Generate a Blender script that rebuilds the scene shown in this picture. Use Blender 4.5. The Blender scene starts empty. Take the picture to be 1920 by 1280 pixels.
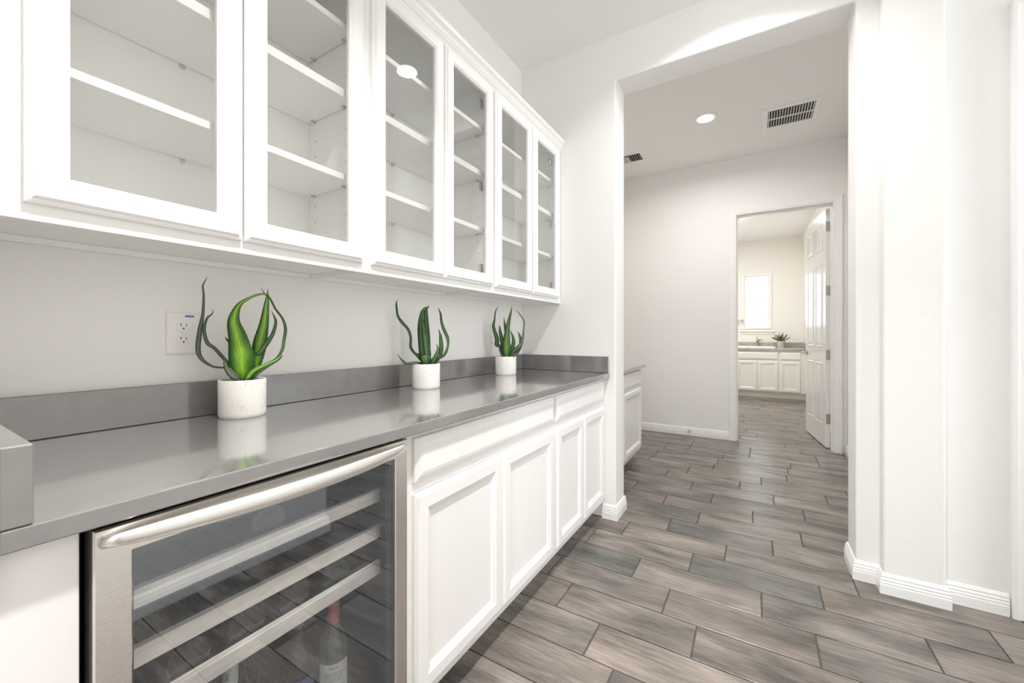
import bpy, bmesh, math, random
from mathutils import Vector, Matrix
random.seed(7)
scn = bpy.context.scene
COL = scn.collection

# ------------------------------------------------------------------ camera
CAM_H = 1.154
cam_d = bpy.data.cameras.new('camera')
cam_d.sensor_width = 36.0
cam_d.lens = 753.0 / 1920.0 * 36.0
cam_d.shift_y = -13.0 / 1920.0
cam_d.clip_start = 0.02
cam = bpy.data.objects.new('camera', cam_d)
COL.objects.link(cam)
cam.location = (0, 0, CAM_H)
cam.rotation_euler = (math.radians(90), 0, math.radians(31.25))
scn.camera = cam

# ------------------------------------------------------------------ world, light, exposure
world = bpy.data.worlds.new('world'); scn.world = world
world.use_nodes = True
wbg = world.node_tree.nodes['Background']
wbg.inputs[0].default_value = (0.86, 0.93, 1.0, 1)
wbg.inputs[1].default_value = 2.0
scn.view_settings.view_transform = 'Standard'
scn.view_settings.look = 'None'
scn.view_settings.exposure = 0.36
scn.view_settings.gamma = 1.0
scn.view_settings.use_curve_mapping = False
scn.cycles.max_bounces = 14
scn.cycles.diffuse_bounces = 8
scn.cycles.glossy_bounces = 6
scn.cycles.transparent_max_bounces = 24
scn.cycles.transmission_bounces = 8
scn.cycles.sample_clamp_indirect = 6.0

def area(name, loc, rot, size, power, color=(1, 1, 1), size_y=None, shape='RECTANGLE', spread=180):
    d = bpy.data.lights.new(name, 'AREA')
    d.energy = power; d.color = color; d.shape = shape; d.size = size
    if size_y: d.size_y = size_y
    d.spread = math.radians(spread)
    o = bpy.data.objects.new(name, d); COL.objects.link(o)
    o.location = loc; o.rotation_euler = [math.radians(a) for a in rot]
    return o
DAY = (0.90, 0.955, 1.0)
WARM = (1.0, 0.95, 0.885)
LAMP = (1.0, 0.975, 0.945)
# daylight of the laundry windows, plus added fill from kitchen and passage
area('added_kitchen_fill', (-0.3, -4.9, 1.7), (90, 0, 0), 3.6, 84, DAY, 2.2)          # fill light added out of view, facing +Y
area('added_passage_fill', (3.3, 1.95, 1.6), (90, 0, 90), 0.8, 27, DAY, 1.9)           # unseen fill added to light the left wall, facing -X
area('daylight_laundry_window', (0.02, 9.56, 1.82), (-90, 0, 0), 0.60, 2.6, DAY, 1.2)        # facing -Y
area('daylight_laundry_side_window', (-0.71, 9.56, 1.82), (-90, 0, 0), 0.60, 4.2, DAY, 1.2)

# ------------------------------------------------------------------ mesh helpers
def mesh_obj(name, bm, mat, parent=None, smooth=False, recalc=True):
    """link a bmesh given in world coordinates as one object; below a parent it is stored relative to it"""
    if recalc: bmesh.ops.recalc_face_normals(bm, faces=bm.faces)
    if parent is not None:
        off = Vector((0, 0, 0)); p = parent
        while p is not None:
            off += p.location; p = p.parent
        bmesh.ops.translate(bm, verts=bm.verts, vec=-off)
    me = bpy.data.meshes.new(name)
    bm.to_mesh(me); bm.free()
    if smooth:
        for p in me.polygons: p.use_smooth = True
        if smooth == 'auto':
            try: me.set_sharp_from_angle(angle=math.radians(40))
            except Exception: pass
    if mat: me.materials.append(mat)
    o = bpy.data.objects.new(name, me); COL.objects.link(o)
    if parent is not None: o.parent = parent
    return o

def add_box(bm, lo, hi, bevel=0.0, seg=1):
    lo = Vector(lo); hi = Vector(hi)
    b = bmesh.new() if bevel else bm
    vs = [b.verts.new((x, y, z)) for x in (lo.x, hi.x) for y in (lo.y, hi.y) for z in (lo.z, hi.z)]
    for f in ((0, 1, 3, 2), (4, 6, 7, 5), (0, 4, 5, 1), (2, 3, 7, 6), (0, 2, 6, 4), (1, 5, 7, 3)):
        b.faces.new([vs[i] for i in f])
    if bevel:
        bmesh.ops.bevel(b, geom=list(b.edges), offset=bevel, segments=seg, affect='EDGES', profile=0.5)
        merge(bm, b)
    return bm

def merge(bm, b):
    m = bpy.data.meshes.new('tmp'); b.to_mesh(m); b.free(); bm.from_mesh(m); bpy.data.meshes.remove(m)

def box(name, lo, hi, mat, parent=None, bevel=0.0, seg=1):
    return mesh_obj(name, add_box(bmesh.new(), lo, hi, bevel, seg), mat, parent)

def root(name, loc, label=None, cat=None, group=None, rotz=0.0, kind=None):
    o = bpy.data.objects.new(name, None); COL.objects.link(o)
    o.empty_display_size = 0.05
    o.location = loc; o.rotation_euler = (0, 0, rotz)
    return tag(o, label, cat, group, kind)

def tag(o, label=None, cat=None, group=None, kind=None):
    if label: o['label'] = label
    if cat: o['category'] = cat
    if group: o['group'] = group
    if kind: o['kind'] = kind
    return o

def prism(name, outline, axis, a0, a1, mat, parent=None, bevel=0.0, seg=2):
    """outline in the plane across axis ('x': (y,z), 'y': (x,z), 'z': (x,y)), swept from a0 to a1"""
    def P(p, a):
        return {'x': (a, p[0], p[1]), 'y': (p[0], a, p[1]), 'z': (p[0], p[1], a)}[axis]
    bm = bmesh.new()
    A = [bm.verts.new(P(p, a0)) for p in outline]; B = [bm.verts.new(P(p, a1)) for p in outline]
    bm.faces.new(A); bm.faces.new(list(reversed(B)))
    n = len(outline)
    for i in range(n):
        bm.faces.new((A[i], A[(i + 1) % n], B[(i + 1) % n], B[i]))
    if bevel:
        bmesh.ops.recalc_face_normals(bm, faces=bm.faces)
        bmesh.ops.bevel(bm, geom=list(bm.edges), offset=bevel, segments=seg, affect='EDGES', profile=0.5)
    return mesh_obj(name, bm, mat, parent)

# face frames: (u across, v up, n outward) -> world
def face_x(x0): return lambda u, v, n: (x0 + n, u, v)          # facing +X, u = Y
def face_ny(y0): return lambda u, v, n: (u, y0 - n, v)         # facing -Y, u = X

def rect_loops(bm, F, u0, u1, v0, v1, prof, closed=False, cap=True):
    """nested rectangles: prof = [(inset, height), ...]"""
    rings = []
    for (i, n) in prof:
        rings.append([bm.verts.new(F(u, v, n)) for (u, v) in ((u0 + i, v0 + i), (u1 - i, v0 + i), (u1 - i, v1 - i), (u0 + i, v1 - i))])
    m = len(rings)
    for k in range(m if closed else m - 1):
        a = rings[k]; b = rings[(k + 1) % m]
        for j in range(4):
            bm.faces.new((a[j], a[(j + 1) % 4], b[(j + 1) % 4], b[j]))
    if cap and not closed:
        bm.faces.new(rings[0]); bm.faces.new(rings[-1])
    return bm

def sweep(name, path, prof, mat, parent=None, kind=None):
    """profile (t outwards to the right of travel, z) swept along a plan polyline with mitres"""
    bm = bmesh.new(); rings = []
    P = [Vector(p) for p in path]
    for i, p in enumerate(P):
        d0 = (P[i] - P[i - 1]).normalized() if i > 0 else (P[1] - P[0]).normalized()
        d1 = (P[i + 1] - P[i]).normalized() if i < len(P) - 1 else d0
        n0 = Vector((d0.y, -d0.x)); n1 = Vector((d1.y, -d1.x))
        m = (n0 + n1).normalized(); k = 1.0 / max(0.3, m.dot(n0))
        rings.append([bm.verts.new((p.x + m.x * t * k, p.y + m.y * t * k, z)) for (t, z) in prof])
    for a, b in zip(rings, rings[1:]):
        for j in range(len(prof)):
            jj = (j + 1) % len(prof)
            bm.faces.new((a[j], a[jj], b[jj], b[j]))
    bm.faces.new(rings[0]); bm.faces.new(list(reversed(rings[-1])))
    return tag(mesh_obj(name, bm, mat, parent), kind=kind)

def lathe(bm, prof, seg=28, c=(0, 0, 0), M=None):
    """prof (r, z); closed at ends where r = 0; M optional matrix"""
    M = M or Matrix.Translation(c)
    rings = []
    for (r, z) in prof:
        if r <= 1e-6: rings.append([bm.verts.new(M @ Vector((0, 0, z)))])
        else: rings.append([bm.verts.new(M @ Vector((r * math.cos(2 * math.pi * k / seg), r * math.sin(2 * math.pi * k / seg), z))) for k in range(seg)])
    for a, b in zip(rings, rings[1:]):
        for k in range(seg):
            q = [a[k % len(a)], a[(k + 1) % len(a)], b[(k + 1) % len(b)], b[k % len(b)]]
            u = []
            for v in q:
                if v not in u: u.append(v)
            if len(u) > 2: bm.faces.new(u)
    return bm

def tube(bm, pts, rad, seg=10, flat=None):
    """round (or flattened) tube along 3-D points; rad number or list"""
    P = [Vector(p) for p in pts]; rings = []
    up = Vector((0, 0, 1))
    for i, p in enumerate(P):
        t = (P[min(i + 1, len(P) - 1)] - P[max(i - 1, 0)]).normalized()
        s = t.cross(up)
        if s.length < 1e-3: s = t.cross(Vector((1, 0, 0)))
        s.normalize(); w = s.cross(t).normalized()
        r = rad[i] if isinstance(rad, (list, tuple)) else rad
        rs, rw = (r * flat[0], r * flat[1]) if flat else (r, r)
        rings.append([bm.verts.new(p + s * rs * math.cos(2 * math.pi * k / seg) + w * rw * math.sin(2 * math.pi * k / seg)) for k in range(seg)])
    for a, b in zip(rings, rings[1:]):
        for k in range(seg): bm.faces.new((a[k], a[(k + 1) % seg], b[(k + 1) % seg], b[k]))
    bm.faces.new(rings[0]); bm.faces.new(list(reversed(rings[-1])))
    return bm

# ------------------------------------------------------------------ materials
def new_mat(name):
    m = bpy.data.materials.new(name); m.use_nodes = True
    nt = m.node_tree; b = nt.nodes['Principled BSDF']
    return m, nt, b
def rgb(*c): return (c[0], c[1], c[2], 1)

def mat(name, col, rough=0.5, metal=0.0, bump=0.0, bscale=60.0, mottled=0.0, mscale=8.0, spec=0.5, coat=0.0, stretch=None):
    m, nt, b = new_mat(name)
    b.inputs['Base Color'].default_value = rgb(*col)
    b.inputs['Roughness'].default_value = rough
    b.inputs['Metallic'].default_value = metal
    b.inputs['Specular IOR Level'].default_value = spec
    b.inputs['Coat Weight'].default_value = coat
    b.inputs['Coat Roughness'].default_value = 0.08
    N = nt.nodes; L = nt.links
    tc = N.new('ShaderNodeNewGeometry')
    src = tc.outputs['Position']
    if stretch:
        mp = N.new('ShaderNodeMapping'); mp.inputs['Scale'].default_value = stretch
        L.new(src, mp.inputs['Vector']); src = mp.outputs['Vector']
    if mottled:
        n = N.new('ShaderNodeTexNoise'); n.inputs['Scale'].default_value = mscale; n.inputs['Detail'].default_value = 5
        L.new(src, n.inputs['Vector'])
        r = N.new('ShaderNodeMapRange'); r.inputs[1].default_value = 0.3; r.inputs[2].default_value = 0.7
        r.inputs[3].default_value = 1 - mottled; r.inputs[4].default_value = 1 + mottled
        L.new(n.outputs[0], r.inputs[0])
        mx = N.new('ShaderNodeVectorMath'); mx.operation = 'SCALE'
        mx.inputs[0].default_value = col; L.new(r.outputs[0], mx.inputs['Scale'])
        L.new(mx.outputs[0], b.inputs['Base Color'])
    if bump:
        n2 = N.new('ShaderNodeTexNoise'); n2.inputs['Scale'].default_value = bscale; n2.inputs['Detail'].default_value = 3
        L.new(src, n2.inputs['Vector'])
        bp = N.new('ShaderNodeBump'); bp.inputs['Strength'].default_value = bump; bp.inputs['Distance'].default_value = 0.002
        L.new(n2.outputs[0], bp.inputs['Height']); L.new(bp.outputs[0], b.inputs['Normal'])
    return m

M = {}
M['wall'] = mat('wall_paint', (0.86, 0.848, 0.830), 0.75, bump=0.35, bscale=45)
M['ceiling'] = mat('ceiling_paint', (0.88, 0.865, 0.85), 0.85, bump=0.25, bscale=60)
M['laundry_wall'] = mat('laundry_wall_paint', (0.86, 0.84, 0.80), 0.7, bump=0.2, bscale=45)
M['trim'] = mat('white_trim_paint', (0.87, 0.865, 0.855), 0.30)
M['white'] = mat('white_cabinet_paint', (0.87, 0.866, 0.858), 0.32)
M['inside'] = mat('cabinet_interior', (0.90, 0.895, 0.88), 0.5)
M['laundry_cab'] = mat('laundry_cabinet_paint', (0.86, 0.84, 0.79), 0.35)
M['counter'] = mat('grey_quartz', (0.185, 0.180, 0.176), 0.12, mottled=0.05, mscale=30, coat=1.0, spec=1.0)
M['counter'].node_tree.nodes['Principled BSDF'].inputs['Coat IOR'].default_value = 1.85
M['granite'] = mat('light_grey_laminate', (0.45, 0.43, 0.39), 0.25, mottled=0.22, mscale=14)
M['steel'] = mat('brushed_steel', (0.78, 0.75, 0.71), 0.27, metal=1.0, bump=0.10, bscale=120, stretch=(0.3, 0.3, 12))
M['handle_steel'] = mat('satin_handle_steel', (0.90, 0.885, 0.86), 0.36, metal=1.0)
M['nickel'] = mat('satin_nickel', (0.55, 0.53, 0.50), 0.3, metal=1.0)
M['brass'] = mat('warm_faucet_metal', (0.62, 0.50, 0.36), 0.22, metal=1.0)
M['black'] = mat('black_liner', (0.028, 0.028, 0.031), 0.55)
M['gap_shade'] = mat('dark_gap_shade', (0.02, 0.02, 0.02), 0.6)  # near-black standing for shade in the cooler's side gap
M['wood_slat'] = mat('pale_beech', (0.90, 0.83, 0.75), 0.45, mottled=0.10, mscale=20, stretch=(8, 1, 8))
M['wire'] = mat('black_wire', (0.010, 0.010, 0.011), 0.7)
M['grout'] = mat('dark_grout', (0.10, 0.085, 0.075), 0.85)
M['plastic'] = mat('outlet_plastic', (0.86, 0.84, 0.82), 0.3)
M['slot'] = mat('outlet_slot', (0.05, 0.045, 0.04), 0.6)
M['sticker'] = mat('blue_sticker', (0.13, 0.25, 0.45), 0.5)
M['dark'] = mat('duct_dark', (0.03, 0.028, 0.025), 0.9)
M['soil'] = mat('potting_soil', (0.09, 0.07, 0.055), 0.95, bump=1.0, bscale=150)
M['porcelain'] = mat('white_sink', (0.88, 0.87, 0.84), 0.15)
M['paper'] = mat('label_paper', (0.80, 0.80, 0.76), 0.6)
M['ink'] = mat('label_ink', (0.07, 0.07, 0.07), 0.6)
M['capsule_red'] = mat('pink_red_capsule', (0.62, 0.18, 0.20), 0.35)
M['capsule_white'] = mat('white_capsule', (0.78, 0.78, 0.72), 0.4)
M['capsule_dark'] = mat('grey_blue_capsule', (0.16, 0.17, 0.22), 0.35)
M['label_blue'] = mat('blue_label', (0.10, 0.14, 0.34), 0.5)
M['bottle_glass'] = mat('dark_bottle_glass', (0.012, 0.016, 0.012), 0.06, spec=0.8)
M['bottle_pale'] = mat('pale_green_bottle_glass', (0.10, 0.115, 0.09), 0.08, spec=0.8)
M['silver_text'] = mat('silver_print', (0.6, 0.6, 0.6), 0.4)
M['pin'] = mat('shelf_pin_metal', (0.62, 0.61, 0.58), 0.3, metal=0.7)

def emit(name, col, strength):
    m = bpy.data.materials.new(name); m.use_nodes = True
    nt = m.node_tree; nt.nodes.remove(nt.nodes['Principled BSDF'])
    e = nt.nodes.new('ShaderNodeEmission'); e.inputs[0].default_value = rgb(*col); e.inputs[1].default_value = strength
    nt.links.new(e.outputs[0], nt.nodes['Material Output'].inputs[0])
    return m
M['lens'] = emit('lamp_lens', (1, 0.97, 0.92), 9.0)

def glass(name, tint, ior, rough=0.0, mirror=(1, 1, 1)):
    """thin pane: clear or tinted see-through body with a Fresnel mirror on its faces"""
    m = bpy.data.materials.new(name); m.use_nodes = True
    nt = m.node_tree; N = nt.nodes; L = nt.links
    N.remove(N['Principled BSDF'])
    t = N.new('ShaderNodeBsdfTransparent'); t.inputs[0].default_value = rgb(*tint)
    g = N.new('ShaderNodeBsdfGlossy'); g.inputs['Roughness'].default_value = rough; g.inputs[0].default_value = rgb(*mirror)
    f = N.new('ShaderNodeFresnel'); ge = N.new('ShaderNodeNewGeometry')
    q = N.new('ShaderNodeMapRange'); q.inputs[3].default_value = ior; q.inputs[4].default_value = 1.0 / ior   # the far face mirrors as weakly as the near one
    L.new(ge.outputs['Backfacing'], q.inputs[0]); L.new(q.outputs[0], f.inputs[0])
    mx = N.new('ShaderNodeMixShader')
    L.new(f.outputs[0], mx.inputs[0]); L.new(t.outputs[0], mx.inputs[1]); L.new(g.outputs[0], mx.inputs[2])
    L.new(mx.outputs[0], N['Material Output'].inputs[0])
    return m
M['pane'] = glass('cabinet_glass', (0.97, 0.975, 0.97), 1.38)
M['cooler_glass'] = glass('tinted_cooler_glass', (0.96, 0.97, 0.98), 2.15, mirror=(0.86, 0.93, 1.0))
M['window_glass'] = glass('window_glass', (0.97, 0.98, 0.98), 1.3)

def tile_mat():
    m, nt, b = new_mat('wood_look_tile')
    N = nt.nodes; L = nt.links
    oi = N.new('ShaderNodeObjectInfo'); geo = N.new('ShaderNodeNewGeometry')
    # every tile its own piece of the grain
    off = N.new('ShaderNodeVectorMath'); off.operation = 'SCALE'
    cx = N.new('ShaderNodeCombineXYZ'); L.new(oi.outputs['Random'], cx.inputs[0]); L.new(oi.outputs['Random'], cx.inputs[1]); L.new(oi.outputs['Random'], cx.inputs[2])
    L.new(cx.outputs[0], off.inputs[0]); off.inputs['Scale'].default_value = 60.0
    add = N.new('ShaderNodeVectorMath'); L.new(geo.outputs['Position'], add.inputs[0]); L.new(off.outputs[0], add.inputs[1])
    def noise(scale, sc, det=6, rough=0.6, dist=0.0):
        mp = N.new('ShaderNodeMapping'); mp.inputs['Scale'].default_value = sc; L.new(add.outputs[0], mp.inputs['Vector'])
        n = N.new('ShaderNodeTexNoise'); n.inputs['Scale'].default_value = scale; n.inputs['Detail'].default_value = det
        n.inputs['Roughness'].default_value = rough; n.inputs['Distortion'].default_value = dist
        L.new(mp.outputs[0], n.inputs['Vector']); return n
    broad = noise(1.0, (2.2, 7.0, 1), 3, 0.5, 0.6)
    grain = noise(1.0, (6.0, 95.0, 1), 7, 0.65, 1.2)
    fine = noise(1.0, (14.0, 320.0, 1), 4, 0.6, 0.4)
    r1 = N.new('ShaderNodeValToRGB'); e = r1.color_ramp.elements
    e[0].position = 0.30; e[0].color = (0.080, 0.075, 0.069, 1)
    e[1].position = 0.72; e[1].color = (0.290, 0.252, 0.222, 1)
    x = e.new(0.52); x.color = (0.195, 0.168, 0.148, 1)
    L.new(broad.outputs[0], r1.inputs[0])
    r2 = N.new('ShaderNodeMapRange'); r2.inputs[1].default_value = 0.36; r2.inputs[2].default_value = 0.60; r2.inputs[3].default_value = 0.66; r2.inputs[4].default_value = 1.10
    L.new(grain.outputs[0], r2.inputs[0])
    v1 = N.new('ShaderNodeVectorMath'); v1.operation = 'SCALE'; L.new(r1.outputs[0], v1.inputs[0]); L.new(r2.outputs[0], v1.inputs['Scale'])
    v2 = N.new('ShaderNodeVectorMath'); v2.operation = 'MULTIPLY'; L.new(v1.outputs[0], v2.inputs[0]); L.new(oi.outputs['Color'], v2.inputs[1])
    L.new(v2.outputs[0], b.inputs['Base Color'])
    b.inputs['Roughness'].default_value = 0.36
    rr = N.new('ShaderNodeMapRange'); rr.inputs[3].default_value = 0.17; rr.inputs[4].default_value = 0.33; L.new(fine.outputs[0], rr.inputs[0]); L.new(rr.outputs[0], b.inputs['Roughness'])
    bp = N.new('ShaderNodeBump'); bp.inputs['Strength'].default_value = 0.35; bp.inputs['Distance'].default_value = 0.0012
    L.new(grain.outputs[0], bp.inputs['Height']); L.new(bp.outputs[0], b.inputs['Normal'])
    return m
M['tile'] = tile_mat()

def leaf_mat(name, edge, centre, rough=0.38):
    m, nt, b = new_mat(name); N = nt.nodes; L = nt.links
    uv = N.new('ShaderNodeUVMap'); uv.uv_map = 'UVMap'
    sp = N.new('ShaderNodeSeparateXYZ'); L.new(uv.outputs[0], sp.inputs[0])
    mp = N.new('ShaderNodeMapping'); mp.inputs['Scale'].default_value = (9, 2.5, 1); L.new(uv.outputs[0], mp.inputs['Vector'])
    n = N.new('ShaderNodeTexNoise'); n.inputs['Scale'].default_value = 1.6; n.inputs['Detail'].default_value = 4; L.new(mp.outputs[0], n.inputs['Vector'])
    # 0 at the middle of the blade, 1 at its margins
    a = N.new('ShaderNodeMath'); a.operation = 'SUBTRACT'; L.new(sp.outputs[0], a.inputs[0]); a.inputs[1].default_value = 0.5
    c = N.new('ShaderNodeMath'); c.operation = 'ABSOLUTE'; L.new(a.outputs[0], c.inputs[0])
    d = N.new('ShaderNodeMath'); d.operation = 'MULTIPLY_ADD'; L.new(c.outputs[0], d.inputs[0]); d.inputs[1].default_value = 1.5
    e0 = N.new('ShaderNodeMath'); e0.operation = 'MULTIPLY_ADD'; L.new(n.outputs[0], e0.inputs[0]); e0.inputs[1].default_value = 0.55; e0.inputs[2].default_value = 0.2; L.new(e0.outputs[0], d.inputs[2])
    r = N.new('ShaderNodeValToRGB'); e = r.color_ramp.elements
    e[0].position = 0.42; e[0].color = rgb(*centre); e[1].position = 0.95; e[1].color = rgb(*edge)
    L.new(d.outputs[0], r.inputs[0]); L.new(r.outputs[0], b.inputs['Base Color'])
    b.inputs['Roughness'].default_value = rough
    bp = N.new('ShaderNodeBump'); bp.inputs['Strength'].default_value = 0.3; bp.inputs['Distance'].default_value = 0.001
    L.new(n.outputs[0], bp.inputs['Height']); L.new(bp.outputs[0], b.inputs['Normal'])
    return m
M['leaf_bright'] = leaf_mat('bright_green_leaf', (0.030, 0.12, 0.010), (0.30, 0.60, 0.03))
M['leaf_green'] = leaf_mat('green_leaf', (0.018, 0.055, 0.016), (0.085, 0.19, 0.045))
M['leaf_mid'] = leaf_mat('mid_green_leaf', (0.035, 0.10, 0.022), (0.15, 0.31, 0.05))
M['leaf_grey'] = leaf_mat('grey_green_leaf', (0.060, 0.072, 0.048), (0.13, 0.165, 0.105), 0.5)
M['leaf_agave'] = leaf_mat('agave_leaf', (0.06, 0.10, 0.035), (0.50, 0.42, 0.14), 0.45)

def pot_mat():
    m, nt, b = new_mat('white_cement'); N = nt.nodes; L = nt.links
    geo = N.new('ShaderNodeNewGeometry')
    n = N.new('ShaderNodeTexNoise'); n.inputs['Scale'].default_value = 38; n.inputs['Detail'].default_value = 6; n.inputs['Distortion'].default_value = 1.5
    L.new(geo.outputs['Position'], n.inputs['Vector'])
    n2 = N.new('ShaderNodeTexNoise'); n2.inputs['Scale'].default_value = 14; n2.inputs['Detail'].default_value = 3; L.new(geo.outputs['Position'], n2.inputs['Vector'])
    r = N.new('ShaderNodeValToRGB'); e = r.color_ramp.elements
    e[0].position = 0.485; e[0].color = (0.80, 0.785, 0.75, 1); e[1].position = 0.515; e[1].color = (0.80, 0.785, 0.75, 1)
    x = e.new(0.50); x.color = (0.46, 0.43, 0.39, 1)
    L.new(n.outputs[0], r.inputs[0])
    r2 = N.new('ShaderNodeValToRGB'); e = r2.color_ramp.elements
    e[0].position = 0.48; e[0].color = (0, 0, 0, 1); e[1].position = 0.60; e[1].color = (1, 1, 1, 1); L.new(n2.outputs[0], r2.inputs[0])
    mx = N.new('ShaderNodeMix'); mx.data_type = 'RGBA'; mx.inputs[6].default_value = (0.80, 0.785, 0.75, 1)
    L.new(r2.outputs[0], mx.inputs[0]); L.new(r.outputs[0], mx.inputs[7]); L.new(mx.outputs[2], b.inputs['Base Color'])
    b.inputs['Roughness'].default_value = 0.8
    bp = N.new('ShaderNodeBump'); bp.inputs['Strength'].default_value = 0.5; bp.inputs['Distance'].default_value = 0.001
    L.new(n.outputs[0], bp.inputs['Height']); L.new(bp.outputs[0], b.inputs['Normal'])
    return m
M['pot'] = pot_mat()

# ------------------------------------------------------------------ key measures (metres)
XW = -1.417          # left wall
Y0, Y1 = 0.092, 2.47 # the niche along the left wall
Y2 = 2.66            # back of the end wall
YF = 5.0             # far wall of the hall
ZC = 3.015; ZH = 3.07
OPL, OPR, OPT = -0.745, 0.405, 2.735

# ------------------------------------------------------------------ the setting
S = 'structure'
floor = tag(box('floor', (-4.2, -5.2, -0.06), (4.2, 9.6, -0.0045), M['grout']), kind=S)
floor['label'] = 'floor of staggered wood-look tiles in brown and grey'
tile_cache = {}
def tile_mesh(l):
    key = round(l, 3)
    if key not in tile_cache:
        bm = bmesh.new(); hx, hy = l / 2, 0.188 / 2 - 0.0026; c = 0.0016
        rings = [[bm.verts.new((sx * (hx - i), sy * (hy - i), z)) for sx, sy in ((-1, -1), (1, -1), (1, 1), (-1, 1))]
                 for (i, z) in ((0, -0.0044), (0, -0.0014), (c, 0.0))]
        for a, b in zip(rings, rings[1:]):
            for j in range(4): bm.faces.new((a[j], a[(j + 1) % 4], b[(j + 1) % 4], b[j]))
        bm.faces.new(rings[2])
        me = bpy.data.meshes.new('tile'); bm.to_mesh(me); bm.free(); me.materials.append(M['tile'])
        tile_cache[key] = me
    return tile_cache[key]
JOINT = {-3: -.420, -2: -.532, -1: -.199, 0: -.333, 1: -.5065, 2: .247, 3: -.137, 4: -.45, 5: -.307, 6: -.016, 7: .264, 8: .108, 9: -.105, 10: .037, 11: .214}
TL = 0.528
DARK = {(2, -1): (0.66, 0.72, 0.76), (1, -1): (0.68, 0.76, 0.80), (4, 0): (0.74, 0.80, 0.83), (5, -1): (0.72, 0.78, 0.80), (0, 1): (0.80, 0.82, 0.84),
        (7, -1): (0.82, 0.84, 0.86), (9, -2): (0.7, 0.76, 0.78)}
REG = [(-.90, .50, .80, 2.47), (.50, 1.75, 1.49, 2.47), (-.745, .40, 2.47, 2.66), (-.98, .75, 2.66, 5.0), (-.18, .65, 5.0, 5.12), (-.62, .76, 5.12, 8.72)]
rest = bmesh.new()
rr = random.Random(11)
for k in range(-34, 38):
    ya = 1.744 + 0.188 * k; yb = ya + 0.188
    j0 = JOINT.get(k, rr.uniform(0, TL)) % TL
    for i in range(-9, 8):
        xa = j0 + i * TL; xb = xa + TL
        if xb < -4 or xa > 4: continue
        seen = any(min(xb, X1) - max(xa, X0) > 0.01 and min(yb, Yb) - max(ya, Ya) > 0.01 for (X0, X1, Ya, Yb) in REG)
        if seen:
            o = bpy.data.objects.new('tile', tile_mesh(TL - 0.0056)); COL.objects.link(o); o.parent = floor
            o.location = ((xa + xb) / 2, (ya + yb) / 2, 0)
            base_i = round((xa - (JOINT.get(k, 0) if k in JOINT else j0)) / TL)
            # tile index relative to the measured joint of the row: 0 = right of it, -1 = left of it
            t = DARK.get((k, base_i))
            if not t:
                g = rr.uniform(0.90, 1.10); w = rr.uniform(-0.02, 0.02); t = (g * (1 + w), g, g * (1 - w))
            o.color = (t[0], t[1], t[2], 1)
        elif -5 < ya < 1.6 and -4 < xa < 3.5:
            add_box(rest, (xa + .0022, ya + .0022, -0.0044), (xb - .0022, yb - .0022, 0))
tag(mesh_obj('tile_field', rest, M['tile'], floor), kind='stuff')

# walls
def wall(name, lo, hi, m='wall', bevel=0.0): return tag(box(name, lo, hi, M[m], bevel=bevel, seg=3), kind=S)
wall('wall_left', (XW - .12, Y0, 0), (XW, Y1, ZC))
wall('wall_near_left', (-4.0, -0.8, 0), (-0.76, Y0, ZC), bevel=0.006)
wall('wall_right', (0.56, -0.8, 0), (3.5, 1.455, ZC), bevel=0.010)
tag(prism('wall_end', [(XW - .12, 0), (OPL, 0), (OPL, OPT), (OPR, OPT), (OPR, 0), (3.5, 0), (3.5, ZH + .05), (XW - .12, ZH + .05)], 'y', Y1, Y2, M['wall'], bevel=0.009, seg=3), kind=S)
wall('wall_pilaster', (0.488, 2.40, 0), (0.688, Y1, ZC), bevel=0.009)
wall('wall_hall_left', (-1.62, Y2, 0), (-1.50, YF, ZH))
wall('wall_hall_right', (0.75, Y2, 0), (0.87, YF, ZH))
DL, DR, DT = -0.178, 0.649, 2.447
tag(prism('wall_far', [(-1.62, 0), (DL - .012, 0), (DL - .012, DT + .012), (DR + .012, DT + .012), (DR + .012, 0), (0.87, 0), (0.87, ZH), (-1.62, ZH)], 'y', YF, YF + .12, M['wall']), kind=S)
wall('wall_laundry_left', (-1.32, YF + .12, 0), (-1.20, 9.30, ZC), 'laundry_wall')
wall('wall_laundry_right', (0.765, YF + .12, 0), (0.885, 9.30, ZC), 'laundry_wall')
WX0, WX1, WZ0, WZ1 = -0.195, 0.232, 1.300, 2.325
bm = bmesh.new()
F = face_ny(9.30)
def slab_with_hole(bm, F, u0, u1, v0, v1, h, t):
    o = [(u0, v0), (u1, v0), (u1, v1), (u0, v1)]; i = [(h[0], h[2]), (h[1], h[2]), (h[1], h[3]), (h[0], h[3])]
    r = [[bm.verts.new(F(u, v, n)) for (u, v) in q] for q, n in ((o, 0), (i, 0), (i, -t), (o, -t))]
    for k in range(4):
        a, b = r[k], r[(k + 1) % 4]
        for j in range(4): bm.faces.new((a[j], a[(j + 1) % 4], b[(j + 1) % 4], b[j]))
slab_with_hole(bm, F, -.32, 0.885, 0, ZC, (WX0, WX1, WZ0, WZ1), .12)
slab_with_hole(bm, F, -1.32, -.32, 0, ZC, (-.93, -.49, WZ0, WZ1), .12)
tag(mesh_obj('wall_laundry_far', bm, M['laundry_wall']), kind=S)
wall('wall_kitchen_left', (-4.12, -5.0, 0), (-4.0, -0.8, ZC))
wall('wall_kitchen_right', (3.5, -5.0, 0), (3.62, -0.8, ZC))
wall('wall_back', (-4.12, -5.12, 0), (3.62, -5.0, ZC))
wall('wall_passage_end', (3.5, 1.455, 0), (3.62, Y1, ZC))
tag(box('ceiling', (-4.12, -5.12, ZC), (3.62, Y1, ZC + .05), M['ceiling']), kind=S)
tag(box('ceiling_hall', (-1.62, Y2, ZH), (0.87, YF + .12, ZH + .05), M['ceiling']), kind=S)
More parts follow.
